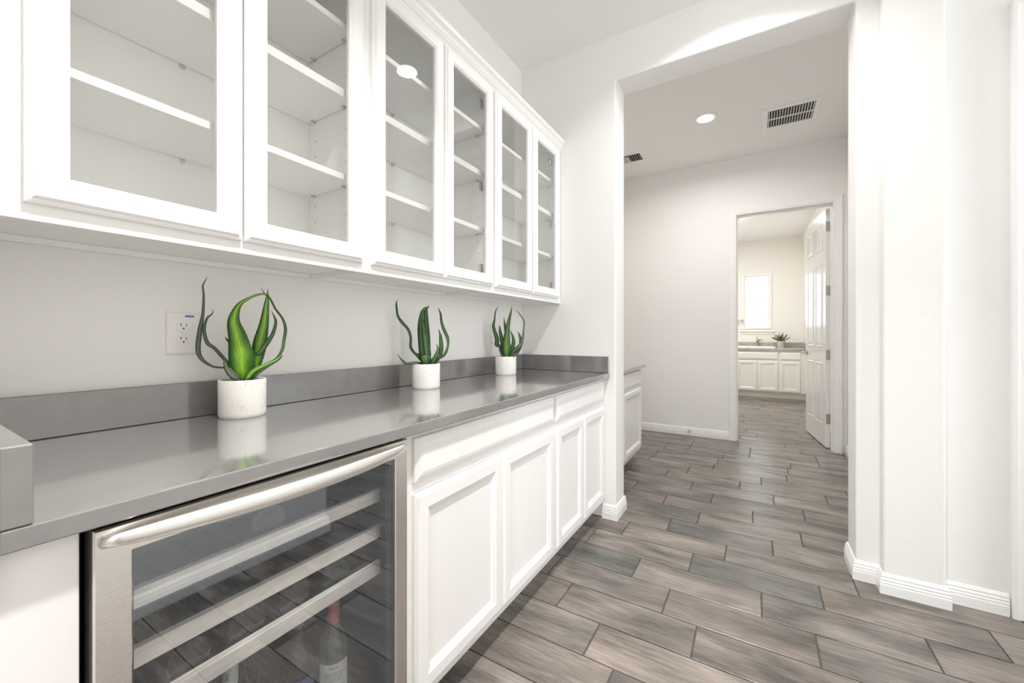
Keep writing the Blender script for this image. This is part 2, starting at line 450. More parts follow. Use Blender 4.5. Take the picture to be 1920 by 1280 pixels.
tag(box('ceiling_laundry', (-1.32, YF + .12, ZC), (0.885, 9.42, ZC + .05), M['ceiling']), kind=S)

for n_, (a0, a1, z0, z1, Fw) in enumerate(((-2.12, 1.52, .58, 2.82, lambda u, v, n: (u, -5.0 + n, v)), (1.53, 2.37, .63, 2.57, lambda u, v, n: (3.5 - n, u, v)))):
    w_ = root('window_%d' % (n_ + 2), Fw((a0 + a1) / 2, z0, 0), kind=S)  # unseen window, added only to frame the fill light
    bm = bmesh.new(); rect_loops(bm, Fw, a0 - .07, a1 + .07, z0 - .07, z1 + .07, [(0, 0), (0, .02), (.07, .02), (.07, 0)], closed=True, cap=False)
    mesh_obj('window_frame', bm, M['trim'], w_)
# fluted baseboards
BB = [(0, 0), (.014, 0), (.014, .040), (.0115, .0455), (.0135, .050), (.0100, .0585), (.0120, .063), (.0075, .0725), (.0095, .077), (.004, .088), (0, .090)]
sweep('baseboard_left', [(-.828, Y1), (OPL, Y1), (OPL, Y2), (-.90, Y2)], BB, M['trim'], kind=S)
sweep('baseboard_right', [(.75, YF - .022), (.75, Y2), (OPR, Y2), (OPR, Y1), (.488, Y1), (.488, 2.40), (.688, 2.40), (.688, Y1), (.888, Y1)], BB, M['trim'], kind=S)
sweep('baseboard_far', [(-1.49, YF), (DL - .072, YF)], BB, M['trim'], kind=S)
sweep('baseboard_near', [(3.4, 1.455), (.56, 1.455), (.56, -.8)], BB, M['trim'], kind=S)
sweep('baseboard_laundry', [(.765, 8.15), (.765, YF + .14)], BB, M['trim'], kind=S)

# casings: profile across the width (w from the opening, thickness)
CAS = [(0, 0), (0, .011), (.006, .015), (.014, .012), (.020, .016), (.050, .019), (.058, .021), (.068, .021), (.072, .014), (.072, 0)]
def casing(name, x0, x1, ztop, y, mat_, ny=-1, parent=None):
    """door casing on a wall facing ny*Y round the opening x0..x1 up to ztop, mitred"""
    bm = bmesh.new(); rings = []
    for (px, pz, ox, oz) in ((x0, 0, -1, 0), (x0, ztop, -1, 1), (x1, ztop, 1, 1), (x1, 0, 1, 0)):
        rings.append([bm.verts.new((px + ox * w, y + ny * t, pz + oz * w)) for (w, t) in CAS])
    for a, b in zip(rings, rings[1:]):
        for j in range(len(CAS)):
            jj = (j + 1) % len(CAS); bm.faces.new((a[j], a[jj], b[jj], b[j]))
    bm.faces.new(rings[0]); bm.faces.new(list(reversed(rings[-1])))
    return mesh_obj(name, bm, mat_, parent)
tag(casing('trim_1', DL, DR, DT, YF, M['trim']), kind=S)
tag(casing('trim_2', DL, DR, DT, YF + .12, M['trim'], ny=1), kind=S)
def liner(name, x0, x1, zt, y0, y1, t=.012):
    return tag(prism(name, [(x0 - t, 0), (x0, 0), (x0, zt), (x1, zt), (x1, 0), (x1 + t, 0), (x1 + t, zt + t), (x0 - t, zt + t)], 'y', y0, y1, M['trim']), kind=S)
liner('trim_3', DL, DR, DT, YF, YF + .12)
# door stop inside the liner
tag(prism('trim_4', [(DL, 0), (DL + .012, 0), (DL + .012, DT - .012), (DR - .012, DT - .012), (DR - .012, 0), (DR, 0), (DR, DT), (DL, DT)], 'y', YF + .035, YF + .07, M['trim']), kind=S)
# casing of the closed door at the right end of the end wall
tag(casing('trim_5', 0.965, 1.74, 2.44, Y1, M['trim']), kind=S)
# casing of the side door in the laundry, on the right wall
bm = bmesh.new()
for (ya, yb, za, zb) in ((8.50, 8.575, 0, 2.40), (7.62, 7.695, 0, 2.40)):
    add_box(bm, (.745, ya, za), (.765, yb, zb), .004)
tag(mesh_obj('trim_6', bm, M['trim']), kind=S)
tag(box('trim_7', (.741, 7.60, 2.40), (.765, 8.595, 2.475), M['trim'], bevel=.004), kind=S)

# ------------------------------------------------------------------ panel doors
def local_box(name, parent, lo, hi, m, bevel=0.0):
    o = mesh_obj(name, add_box(bmesh.new(), lo, hi, bevel), m); o.parent = parent; return o
def six_panel(parent, w, h, t, m, panels, sides=(1, -1)):
    """slab along local +X (0..w), face normals +-Y, thickness t centred"""
    local_box('door_slab', parent, (0, -t / 2, 0.008), (w, t / 2, h), m, .002)
    for s in sides:
        Fp = lambda u, v, n, s=s: (u, s * (t / 2 + n), v)
        for (u0, u1, v0, v1) in panels:
            bm = bmesh.new()
            rect_loops(bm, Fp, u0, u1, v0, v1, [(0, 0), (.004, .005), (.012, .005), (.018, .0008), (.032, .0008), (.048, .0045)])
            o = mesh_obj('door_panel', bm, m); o.parent = parent
W_, H_ = 0.815, 2.43
cols = ((.105, .365), (.450, .710))
rows = ((.22, .86), (1.02, 1.90), (2.03, 2.30))
panels = [(a, b, c, d) for (a, b) in cols for (c, d) in rows]
door1 = root('door_1', (0.625, 5.139, 0), rotz=math.radians(90 + 6.5), kind=S)
door1['label'] = 'white six-panel door standing open into the laundry room'
M['door_paint'] = mat('semi_gloss_door_paint', (0.85, 0.845, 0.835), 0.14)
six_panel(door1, W_, H_, .038, M['door_paint'], panels)
for z in (2.25, 1.60, .95, .30):
    local_box('hinge', door1, (-.0025, -.019, z - .05), (0.0, .016, z + .05), M['nickel'])
    bm = bmesh.new(); lathe(bm, [(0, z - .052), (.006, z - .052), (.006, z + .052), (0, z + .052)], 12, c=(-.004, -.023, 0))
    # barrels of the hinge stand at the far corner of the slab
    o = mesh_obj('hinge_barrel', bm, M['nickel'], smooth='auto'); o.parent = door1
for s in (1, -1):
    bm = bmesh.new()
    lathe(bm, [(0, 0), (.031, 0), (.031, .006), (.024, .010), (.011, .012), (.011, .045), (0, .045)], 20,
          M=Matrix.Translation((W_ - .065, s * .019, .945)) @ Matrix.Rotation(math.radians(-90 * s), 4, 'X'))
    tube(bm, [(W_ - .065, s * (.019 + .045), .945), (W_ - .09, s * (.019 + .052), .945), (W_ - .13, s * (.019 + .052), .946), (W_ - .175, s * (.019 + .048), .944)], [.011, .010, .009, .007], 10)
    o = mesh_obj('door_handle', bm, M['nickel'], smooth='auto'); o.parent = door1

door2 = root('door_2', (0.967, Y1 - .004, 0), kind=S)
door2['label'] = 'closed white panel door at the right end of the end wall'
Fp = None
local_box('door_slab', door2, (0, -.004, .008), (.771, .003, 2.438), M['trim'])

# windows of the laundry
def laundry_window(name, X0, X1, lab):
    win = root(name, ((X0 + X1) / 2, 9.30, WZ0), kind=S); win['label'] = lab
    bm = bmesh.new(); rect_loops(bm, face_ny(9.30), X0 - .040, X1 + .036, WZ0 - .035, WZ1 + .03, [(0, 0), (0, .018), (.006, .022), (.034, .022), (.036, .016), (.036, 0)], closed=True, cap=False)
    mesh_obj('window_frame', bm, M['trim'], win)
    box('window_sill', (X0 - .075, 9.262, 1.205), (X1 + .075, 9.30, 1.228), M['trim'], win, .004)
    box('window_apron', (X0 - .055, 9.284, 1.160), (X1 + .055, 9.30, 1.203), M['trim'], win, .003)
    bm = bmesh.new(); rect_loops(bm, face_ny(9.385), X0 + .001, X1 - .001, WZ0 + .001, WZ1 - .001, [(0, 0), (0, .03), (.024, .03), (.024, 0)], closed=True, cap=False)
    mesh_obj('sash', bm, M['trim'], win)
    box('meeting_rail', (X0 + .022, 9.358, 1.84), (X1 - .022, 9.38, 1.875), M['trim'], win)
    xm = (X0 + X1) / 2
    box('muntin', (xm - .008, 9.362, WZ0 + .022), (xm + .008, 9.378, WZ1 - .022), M['trim'], win)
    for z in (1.56, 2.08):
        box('muntin', (X0 + .022, 9.364, z), (X1 - .022, 9.376, z + .020), M['trim'], win)
    box('pane', (X0 + .02, 9.369, WZ0 + .02), (X1 - .02, 9.372, WZ1 - .02), M['window_glass'], win)
    for k in range(9):
        z = 1.365 + k * 0.107
        bm = bmesh.new()
        add_box(bm, (X0 + .024, -.030, -.004), (X1 - .024, .030, .004), .003)
        bmesh.ops.rotate(bm, verts=bm.verts, cent=(0, 0, 0), matrix=Matrix.Rotation(math.radians(-8), 3, 'X'))
        bmesh.ops.translate(bm, verts=bm.verts, vec=(0, 9.328, z))
        mesh_obj('shutter_louver', bm, M['trim'], win)
    for (xa, xb) in ((X0 + .002, X0 + .024), (X1 - .024, X1 - .002)):
        box('shutter_stile', (xa, 9.312, WZ0 + .002), (xb, 9.344, WZ1 - .002), M['trim'], win, .002)
laundry_window('window_1', WX0, WX1, 'small white window with open louvred shutter above the laundry sink')
laundry_window('window_4', -.93, -.49, 'second shuttered laundry window, hidden left of the first')

# ------------------------------------------------------------------ cabinet fronts
GLASS_PROF = [(0, 0), (0, .011), (.005, .0135), (.0075, .0135), (.0125, .020), (.0475, .020), (.0505, .017), (.0535, .0155), (.056, .0115), (.056, 0)]
SOLID_PROF = [(0, 0), (0, .011), (.005, .0135), (.0075, .0135), (.0125, .020), (.046, .020), (.052, .0165), (.060, .0145), (.066, .0085), (.066, 0)]
def glass_door(parent, F, u0, u1, v0, v1, hinge_side=0):
    bm = bmesh.new(); rect_loops(bm, F, u0, u1, v0, v1, GLASS_PROF, closed=True, cap=False)
    d = mesh_obj('door', bm, M['white'], parent)
    bm = bmesh.new(); rect_loops(bm, F, u0 + .0562, u1 - .0562, v0 + .0562, v1 - .0562, [(0, .006), (0, .009)])
    mesh_obj('glass_pane', bm, M['pane'], d)
    if hinge_side:
        for v in (v0 + .085, (v0 + v1) / 2, v1 - .085):
            uu = u1 - .058 if hinge_side > 0 else u0 + .040
            bm = bmesh.new(); a = F(uu - .004, v - .022, -.030); b = F(uu + .022, v + .022, -.0215)
            add_box(bm, [min(p, q) for p, q in zip(a, b)], [max(p, q) for p, q in zip(a, b)], .002)
            mesh_obj('hinge', bm, M['nickel'], d)
    return d
def solid_door(parent, F, u0, u1, v0, v1, m=None, prof=SOLID_PROF):
    m = m or M['white']
    bm = bmesh.new(); rect_loops(bm, F, u0, u1, v0, v1, prof, closed=True, cap=False)
    d = mesh_obj('door', bm, m, parent)
    i = prof[-1][0] - .0002
    bm = bmesh.new(); rect_loops(bm, F, u0 + i, u1 - i, v0 + i, v1 - i, [(0, .001), (0, .0080), (.0015, .0085)])
    mesh_obj('center_panel', bm, m, d)
    return d
def drawer_front(parent, F, u0, u1, v0, v1, m=None):
    bm = bmesh.new(); rect_loops(bm, F, u0, u1, v0, v1, [(0, 0), (0, .011), (.005, .0135), (.0075, .0135), (.016, .0185), (.026, .020)])
    return mesh_obj('drawer_front', bm, m or M['white'], parent)
def fbox(name, F, u0, u1, v0, v1, n0, n1, m, parent, bevel=0.0):
    a = F(u0, v0, n0); b = F(u1, v1, n1)
    return box(name, [min(p, q) for p, q in zip(a, b)], [max(p, q) for p, q in zip(a, b)], m, parent, bevel)

# ------------------------------------------------------------------ upper glass cabinets
ZB, ZT = 1.361, 2.400
XF = -1.120
uppers = [
    (0.095, 0.895, ((.160, .514), (.519, .880)), 'white upper cabinet with glass doors over the wine cooler, nearest the left edge', (0,0)),
    (0.895, 1.655, ((.917, 1.282), (1.287, 1.646)), 'middle white glass-door upper cabinet with a lamp mirrored in its left pane', (0, 1)),
    (1.655, 2.468, ((1.668, 2.052), (2.062, 2.425)), 'white upper cabinet with two narrow-looking glass doors against the end wall', (0, 1)),
]
for (ya, yb, doors, lab, hs) in uppers:
    c = root('upper_cabinet', (XW, (ya + yb) / 2, ZB), lab, 'cabinet', 'glass-door cabinets along the left wall')
    g = .0006
    box('side_panel', (XW + .002, ya + g, ZB), (XF - .0185, ya + .016, ZT), M['inside'], c)
    box('side_panel', (XW + .002, yb - .016, ZB), (XF - .0185, yb - g, ZT), M['inside'], c)
    box('back_panel', (XW + .002, ya + .0165, ZB + .032), (XW + .008, yb - .0165, ZT - .017), M['inside'], c)
    box('nailer_rail', (XW + .002, ya + .0165, ZB), (XW + .014, yb - .0165, ZB + .0145), M['inside'], c)
    box('bottom_panel', (XW + .002, ya + .0165, ZB + .015), (XF - .0185, yb - .0165, ZB + .031), M['inside'], c)
    box('top_panel', (XW + .002, ya + .0165, ZT - .016), (XF - .0185, yb - .0165, ZT), M['inside'], c)
    # face frame of stiles and rails
    bm = bmesh.new(); Fx = face_x(XF)
    fs = .036 if ya > .2 else .10
    o4 = [(ya + g, ZB), (yb - g, ZB), (yb - g, ZT), (ya + g, ZT)]; ir = .058 if yb > 2.4 else .036
    i4 = [(ya + fs, ZB + .045), (yb - ir, ZB + .045), (yb - ir, ZT - .055), (ya + fs, ZT - .055)]
    r4 = [[bm.verts.new(Fx(u, v, n)) for (u, v) in q] for q, n in ((o4, 0), (i4, 0), (i4, -.018), (o4, -.018))]
    for k in range(4):
        for j in range(4): bm.faces.new((r4[k][j], r4[k][(j + 1) % 4], r4[(k + 1) % 4][(j + 1) % 4], r4[(k + 1) % 4][j]))
    mesh_obj('face_frame', bm, M['white'], c)
    for (d, h) in zip(doors, hs): glass_door(c, face_x(XF), d[0], d[1], 1.391, 2.366, h)
    holes = bmesh.new()
    for (zt, th) in ((1.678, .020), (1.955, .027), (2.172, .019)):
        box('shelf', (XW + .010, ya + .018, zt - th), (XF - .028, yb - .018, zt), M['white'], c, .0012)
        for (yy, s) in ((yb - .0165, -1), (ya + .0165, 1)):
            for xx in (XW + .045, XF - .075):
                b2 = bmesh.new()
                lathe(b2, [(0, 0), (.0035, 0), (.0035, .016), (0, .016)], 10, M=Matrix.Translation((xx, yy, zt - th - .004)) @ Matrix.Rotation(math.radians(90 * -s), 4, 'X'))
                b2.normal_update()
                mesh_obj('shelf_pin', b2, M['pin'], c, smooth='auto')
        b2 = bmesh.new(); lathe(b2, [(0, 0), (.006, .001), (.007, .004), (0, .006)], 12, M=Matrix.Translation((XW + .009, (ya + yb) / 2, zt - th - .007)) @ Matrix.Rotation(math.radians(90), 4, 'Y'))
        mesh_obj('shelf_pin', b2, M['pin'], c, smooth='auto')
    zz = 1.44
    while zz < 2.35:
        for xx in (XW + .045, XF - .075):
            for (yy, s) in ((yb - .0163, -1), (ya + .0163, 1)):
                lathe(holes, [(0, 0), (.0024, 0), (.0024, .0004), (0, .0004)], 8, M=Matrix.Translation((xx, yy, zz)) @ Matrix.Rotation(math.radians(90 * -s), 4, 'X'))
        zz += .064 if (int(zz * 100) % 2) else .058
    tag(mesh_obj('pin_hole', holes, M['slot'], c), kind='stuff')
# crown moulding along the tops
bm = bmesh.new()
cp = [(XF - .03, 2.376), (XF + .003, 2.376), (XF + .006, 2.384), (XF + .010, 2.386), (XF + .020, 2.402), (XF + .022, 2.412), (XF + .034, 2.424), (XF + .036, 2.440), (XF - .03, 2.440)]
cp[0] = (XF + .0004, 2.376); cp[-1:] = [(XF - .28, 2.440), (XF - .28, 2.4006), (XF + .0004, 2.4006)]
A = [bm.verts.new((p[0], .095, p[1])) for p in cp]; B = [bm.verts.new((p[0], 2.468, p[1])) for p in cp]
for i in range(len(cp)): bm.faces.new((A[i], A[(i + 1) % len(cp)], B[(i + 1) % len(cp)], B[i]))
bm.faces.new(A); bm.faces.new(list(reversed(B)))
tag(mesh_obj('crown_molding', bm, M['white']), 'white stepped crown molding running along the tops of the upper cabinets', 'molding')

# ------------------------------------------------------------------ base cabinets under the grey worktop
def base_cabinet(ya, yb, doors, lab, zt=.8840, xf=-.825, xw=XW, dz=(.130, .705), wz=(.739, .862), group='white base cabinets under the grey worktops'):
    c = root('base_cabinet', ((xf + xw) / 2, (ya + yb) / 2, 0), lab, 'cabinet', group)
    box('carcass', (xw + .002, ya, .10), (xf - .0185, yb, zt), M['white'], c)
    box('face_frame', (xf - .018, ya, .10), (xf, yb, zt), M['white'], c)
    box('toe_kick', (xw + .002, ya, 0.0005), (xf - .075, yb, .0995), M['white'], c)
    drawer_front(c, face_x(xf), doors[0][0], doors[-1][1], *wz)
    for d in doors: solid_door(c, face_x(xf), d[0], d[1], *dz)
    return c
base_cabinet(.782, 1.7325, ((.8165, 1.264), (1.2675, 1.7190)), 'wide white base cabinet with two panelled doors, just right of the wine cooler')
base_cabinet(1.7330, 2.468, ((1.7465, 2.095), (2.0985, 2.4480)), 'narrower white two-door base cabinet at the end wall under the worktop')
fp = root('base_cabinet', (-1.1, .13, 0), 'plain white cabinet panel left of the wine cooler, at the left edge', 'cabinet', 'white base cabinets under the grey worktops')
box('side_panel', (XW + .002, .0935, .10), (-.828, .162, .884), M['white'], fp)
box('face_panel', (-.8278, .0935, .10), (-.8095, .1665, .884), M['white'], fp, .0015)
box('toe_kick', (XW + .002, .0935, .0005), (-.90, .162, .0995), M['white'], fp)
base_cabinet(2.680, 3.81, ((2.72, 3.205), (3.215, 3.775)), 'white base cabinet in the hall beyond the opening', zt=.8466, xf=-.915, xw=-1.50, dz=(.130, .676), wz=(.700, .828), group='white base cabinets under the grey worktops')

wt = root('worktop', (-1.1, 1.28, .9), 'long grey polished stone worktop with upstands along the left wall', 'worktop')
box('slab', (XW + .001, .0925, .8846), (-.782, 2.4685, .914), M['counter'], wt, .0025, 2)
box('backsplash', (XW + .001, .1215, .9144), (XW + .021, 2.4485, 1.0165), M['counter'], wt, .002)
box('side_splash', (XW + .001, 2.449, .9144), (-.786, 2.4685, 1.0165), M['counter'], wt, .002)
box('side_splash', (XW + .001, .0925, .9144), (-.7815, .121, 1.0165), M['counter'], wt, .002)
wt2 = root('worktop', (-1.2, 3.25, .86), 'grey stone worktop on the hall cabinet beyond the opening', 'worktop')
box('slab', (-1.499, 2.663, .8472), (-.875, 3.845, .877), M['counter'], wt2, .0025, 2)

# ------------------------------------------------------------------ wine cooler
CY0, CY1 = .176, .7675
wc = root('wine_cooler', (-1.1, .47, 0.0), 'stainless steel built-in wine cooler with a glass door and curved bar handle', 'wine cooler')
CB = .145; CT = .868
box('liner_back', (-1.36, CY0 + .004, .06), (-1.345, CY1 - .004, CT), M['black'], wc)
box('liner_side', (-1.3445, CY0 + .004, .06), (-.832, CY0 + .020, CT), M['black'], wc)
box('liner_side', (-1.3445, CY1 - .020, .06), (-.832, CY1 - .004, CT), M['black'], wc)
box('liner_floor', (-1.3445, CY0 + .0205, .06), (-.832, CY1 - .0205, CB), M['black'], wc)
box('liner_top', (-1.3445, CY0 + .0205, CT - .03), (-.832, CY1 - .0205, CT), M['black'], wc)
box('base_grille', (-1.3, CY0 + .01, .0005), (-.86, CY1 - .01, .0595), M['black'], wc)
# door: steel frame, inner gasket, glass, handle
Fd = face_x(-.830)
bm = bmesh.new()
def ring4(bm, F, O, I, prof):
    """frame whose four widths differ: prof (fraction of width, height)"""
    rings = []
    for (f, n) in prof:
        u0 = O[0] + (I[0] - O[0]) * f; u1 = O[1] + (I[1] - O[1]) * f; v0 = O[2] + (I[2] - O[2]) * f; v1 = O[3] + (I[3] - O[3]) * f
        rings.append([bm.verts.new(F(u, v, n)) for (u, v) in ((u0, v0), (u1, v0), (u1, v1), (u0, v1))])
    m = len(rings)
    for k in range(m):
        for j in range(4): bm.faces.new((rings[k][j], rings[k][(j + 1) % 4], rings[(k + 1) % m][(j + 1) % 4], rings[(k + 1) % m][j]))
ring4(bm, Fd, (CY0, CY1, .105, .878), (CY0 + .042, CY1 - .041, .150, .834), [(0, 0), (0, .036), (.05, .040), (.96, .040), (1, .037), (1, 0)])
wd = mesh_obj('door_frame', bm, M['steel'], wc)
rect = bmesh.new(); rect_loops(rect, Fd, CY0 + .0425, CY1 - .0415, .1505, .8335, [(0, .028), (0, .034)])
mesh_obj('door_glass', rect, M['cooler_glass'], wc)
bm = bmesh.new(); ring4(bm, Fd, (CY0 + .043, CY1 - .042, .151, .833), (CY0 + .047, CY1 - .060, .17, .82), [(0, .004), (0, .024), (1, .024), (1, .004)])
mesh_obj('door_gasket', bm, M['black'], wc)
# bowed flat bar handle
pts = []; rad = []
n = 26
for i in range(n + 1):
    t = i / n; y = CY0 + .007 + t * (CY1 - CY0 - .014)
    bow = math.sin(math.pi * t) ** 0.75
    pts.append((-.790 + .002 + .047 * bow, y, .860 + .002 * bow)); e = min(1.0, (math.sin(math.pi * t) + .10) ** .28)
    rad.append(.0158 * e)
bm = bmesh.new(); tube(bm, pts, rad, 16, flat=(.55, 1.0))
mesh_obj('handle', bm, M['handle_steel'], wc, smooth=True)
# three shelves: wire rack with a beech front slat
for z in (.728, .632, .536):
    sh = box('shelf', (-.868, CY0 + .030, z - .016), (-.852, CY1 - .030, z + .016), M['wood_slat'], wc, .0015)
    bm = bmesh.new()
    for k in range(12):
        y = CY0 + .036 + k * (CY1 - CY0 - .072) / 11
        tube(bm, [(-.8685, y, z - .006), (-1.33, y, z - .006)], .0017, 6)
    for x in (-.90, -1.10, -1.32):
        tube(bm, [(x, CY0 + .0215, z - .0106), (x, CY1 - .0215, z - .0106)], .0024, 6)
    tag(mesh_obj('wire_rack', bm, M['wire'], sh), kind='stuff')
# dark strip in place of the shade in the gap beside the cooler
box('gap_shade_strip', (-.98, CY0 - .0085, .06), (-.846, CY0 - .001, CT), M['gap_shade'], wc)

# ------------------------------------------------------------------ wine bottles
BP = [(0, .004), (.020, .0), (.034, .0), (.0375, .005), (.0375, .185), (.035, .200), (.026, .218), (.017, .232), (.0145, .245), (.0140, .292), (.0155, .293), (.0155, .300), (.0135, .302), (0, .302)]
BURG = [(0, .004), (.022, .0), (.038, .0), (.0405, .005), (.0405, .150), (.038, .170), (.030, .198), (.021, .222), (.0155, .245), (.0142, .285), (.0155, .286), (.0155, .294), (.0135, .296), (0, .296)]
def band(prof_r, z0, z1, a0, a1, e=.0006, seg=18):
    bm = bmesh.new(); V = []
    for i in range(seg + 1):
        a = a0 + (a1 - a0) * i / seg
        V.append([bm.verts.new((rr_ * math.cos(a), rr_ * math.sin(a), z)) for (rr_, z) in ((prof_r + .0001, z0), (prof_r + e, z0), (prof_r + e, z1), (prof_r + .0001, z1))])
    for a, b in zip(V, V[1:]):
        for j in range(4): bm.faces.new((a[j], a[(j + 1) % 4], b[(j + 1) % 4], b[j]))
    bm.faces.new(V[0]); bm.faces.new(list(reversed(V[-1])))
    return bm
def child(name, bm, m, parent, smooth=False):
    o = mesh_obj(name, bm, m, None, smooth); o.parent = parent; return o
def text(name, s, size, m, parent, ang, r, z, vertical=False):
    cu = bpy.data.curves.new(name, 'FONT'); cu.body = s; cu.size = size; cu.align_x = 'CENTER'; cu.align_y = 'CENTER'; cu.extrude = .00012
    cu.materials.append(m)
    o = bpy.data.objects.new(name, cu); COL.objects.link(o); o.parent = parent
    o.location = (r * math.cos(ang), r * math.sin(ang), z)
    o.rotation_euler = (math.radians(90), math.radians(-90 if vertical else 0), ang + math.radians(90))
    if vertical: o.rotation_euler = (Matrix.Rotation(ang + math.radians(90), 3, 'Z') @ Matrix.Rotation(math.radians(90), 3, 'X') @ Matrix.Rotation(math.radians(-90), 3, 'Z')).to_euler()
    bpy.context.view_layer.update()
    me = bpy.data.meshes.new_from_object(o); me.materials.clear(); me.materials.append(m)
    q = bpy.data.objects.new(name, me); COL.objects.link(q); q.parent = parent; q.location = o.location; q.rotation_euler = o.rotation_euler
    bpy.data.objects.remove(o)
    q.name = name
    return q
def bottle(loc, lab, prof=BP, glass_m='bottle_glass', capsule=None, label=None, lying=False, group='wine bottles standing on the cooler floor'):
    o = root('wine_bottle', loc, lab, 'bottle', group)
    if lying: o.rotation_euler = (0, math.radians(-90), random.uniform(-.03, .03))
    bm = bmesh.new(); lathe(bm, prof, 28); child('glass_body', bm, M[glass_m], o, 'auto')
    if capsule:
        bm = bmesh.new(); zt = prof[-1][1]
        lathe(bm, [(.0150, zt - .058), (.0152, zt - .058), (.0152, zt - .012), (.0162, zt - .010), (.0162, zt), (.0140, zt + .0015), (0, zt + .0015)], 24)
        child('capsule', bm, M[capsule], o, 'auto')
    if label:
        child('label', band(prof[4][0], label[1], label[2], label[3], label[4]), M[label[0]], o, 'auto')
    return o
FACE = math.atan2(-.60, .90)
b1 = bottle((-.962, .668, CB + .0003), 'standing wine bottle with pink-red capsule and white printed back label', BP, 'bottle_pale', 'capsule_red', ('paper', .045, .158, FACE - 1.05, FACE + 1.05))
text('label_text', 'VILLA', .0085, M['ink'], b1, FACE, .0384, .148)
bm = bmesh.new()
def ink_lines(bm, u0, u1, z, h):
    for k in range(6):
        a0 = FACE + (u0 + (u1 - u0) * k / 6); a1 = FACE + (u0 + (u1 - u0) * (k + 1) / 6)
        vs = [bm.verts.new((rq * math.cos(a), rq * math.sin(a), zz_)) for (a, zz_) in ((a0, z), (a1, z), (a1, z + h), (a0, z + h)) for rq in (.0384,)]
        bm.faces.new(vs)
for k in range(5): ink_lines(bm, -.60, .60, .134 - k * .0052, .0011)
for k in range(5): ink_lines(bm, -.78, -.12, .098 - k * .006, .0022 if k % 2 == 0 else .0012)
for k in range(4): ink_lines(bm, .0, .75, .100 - k * .0065, .0012)
ink_lines(bm, -.78, .75, .106, .0008)
tag(child('printed_lines', bm, M['ink'], b1), kind='stuff')
b2 = bottle((-1.015, .602, CB + .0003), 'standing dark bottle with blue label and silver emblem, left of the pink-capped one', BURG, 'bottle_glass', 'capsule_dark', ('label_blue', .040, .138, FACE - 1.2, FACE + 1.2))
bm = bmesh.new()
for k in range(9):
    a = FACE + (k - 4) * .11; h = .006 + .003 * (k % 2) + .001 * (4 - abs(k - 4))
    q = [bm.verts.new((.0414 * math.cos(aa), .0414 * math.sin(aa), zz_)) for (aa, zz_) in ((a - .05, .115), (a + .05, .115), (a + .035, .115 + h), (a - .02, .115 + h * .8))]
    bm.faces.new(q)
child('crown_emblem', bm, M['silver_text'], b2)
b3 = bottle((-.985, .432, CB + .0003), 'standing bottle with white neck label and white ringed label at bottom left of the cooler', BP, 'bottle_glass', 'capsule_white', ('capsule_white', .06, .175, FACE - 1.3, FACE + 1.3))
text('neck_text', 'THE', .0095, M['ink'], b3, FACE - .2, .0158, .270, True)
bm = bmesh.new()
for (ra, rb) in ((.016, .0175), (.010, .0112)):
    ringv = []
    for k in range(24):
        th = 2 * math.pi * k / 24
        ringv.append([bm.verts.new((.0386 * math.cos(FACE + q * math.cos(th) / .0386), .0386 * math.sin(FACE + q * math.cos(th) / .0386), .145 + q * math.sin(th))) for q in (ra, rb)])
    for k in range(24): bm.faces.new((ringv[k][0], ringv[k][1], ringv[(k + 1) % 24][1], ringv[(k + 1) % 24][0]))
child('ring_emblem', bm, M['ink'], b3)
bottle((-1.10, .36, CB + .0003), 'standing unlabelled dark bottle behind and left of the white-capped one', BURG, capsule='capsule_dark')
bottle((-1.10, .50, CB + .0003), 'standing dark bottle in the back row behind the middle of the cooler', BURG, capsule='capsule_dark')
bottle((-.935, .515, CB + .0003), 'short-necked dark bottle standing between the white-capped and blue-labelled ones', [(r * .98, z * .72) for r, z in BURG])
SHB = 'wine bottles lying on the cooler shelves'
for (x, y, z, lab) in ((-.874, .318, .536, 'dark bottle lying on the lowest shelf, nearest the left stile of the cooler'),
                       (-.874, .414, .536, 'dark bottle lying on the lowest shelf, second from the left stile'),
                       (-.874, .512, .536, 'dark bottle lying on the lowest shelf, third from the left stile'),
                       (-.874, .614, .536, 'dark bottle lying on the lowest shelf, above the pink-capped bottle'),
                       (-.874, .456, .728, 'dark bottle lying on the top shelf of the cooler behind the mirrored wall')):
    bottle((x, y, z + .0340), lab, BP, lying=True, group=SHB)

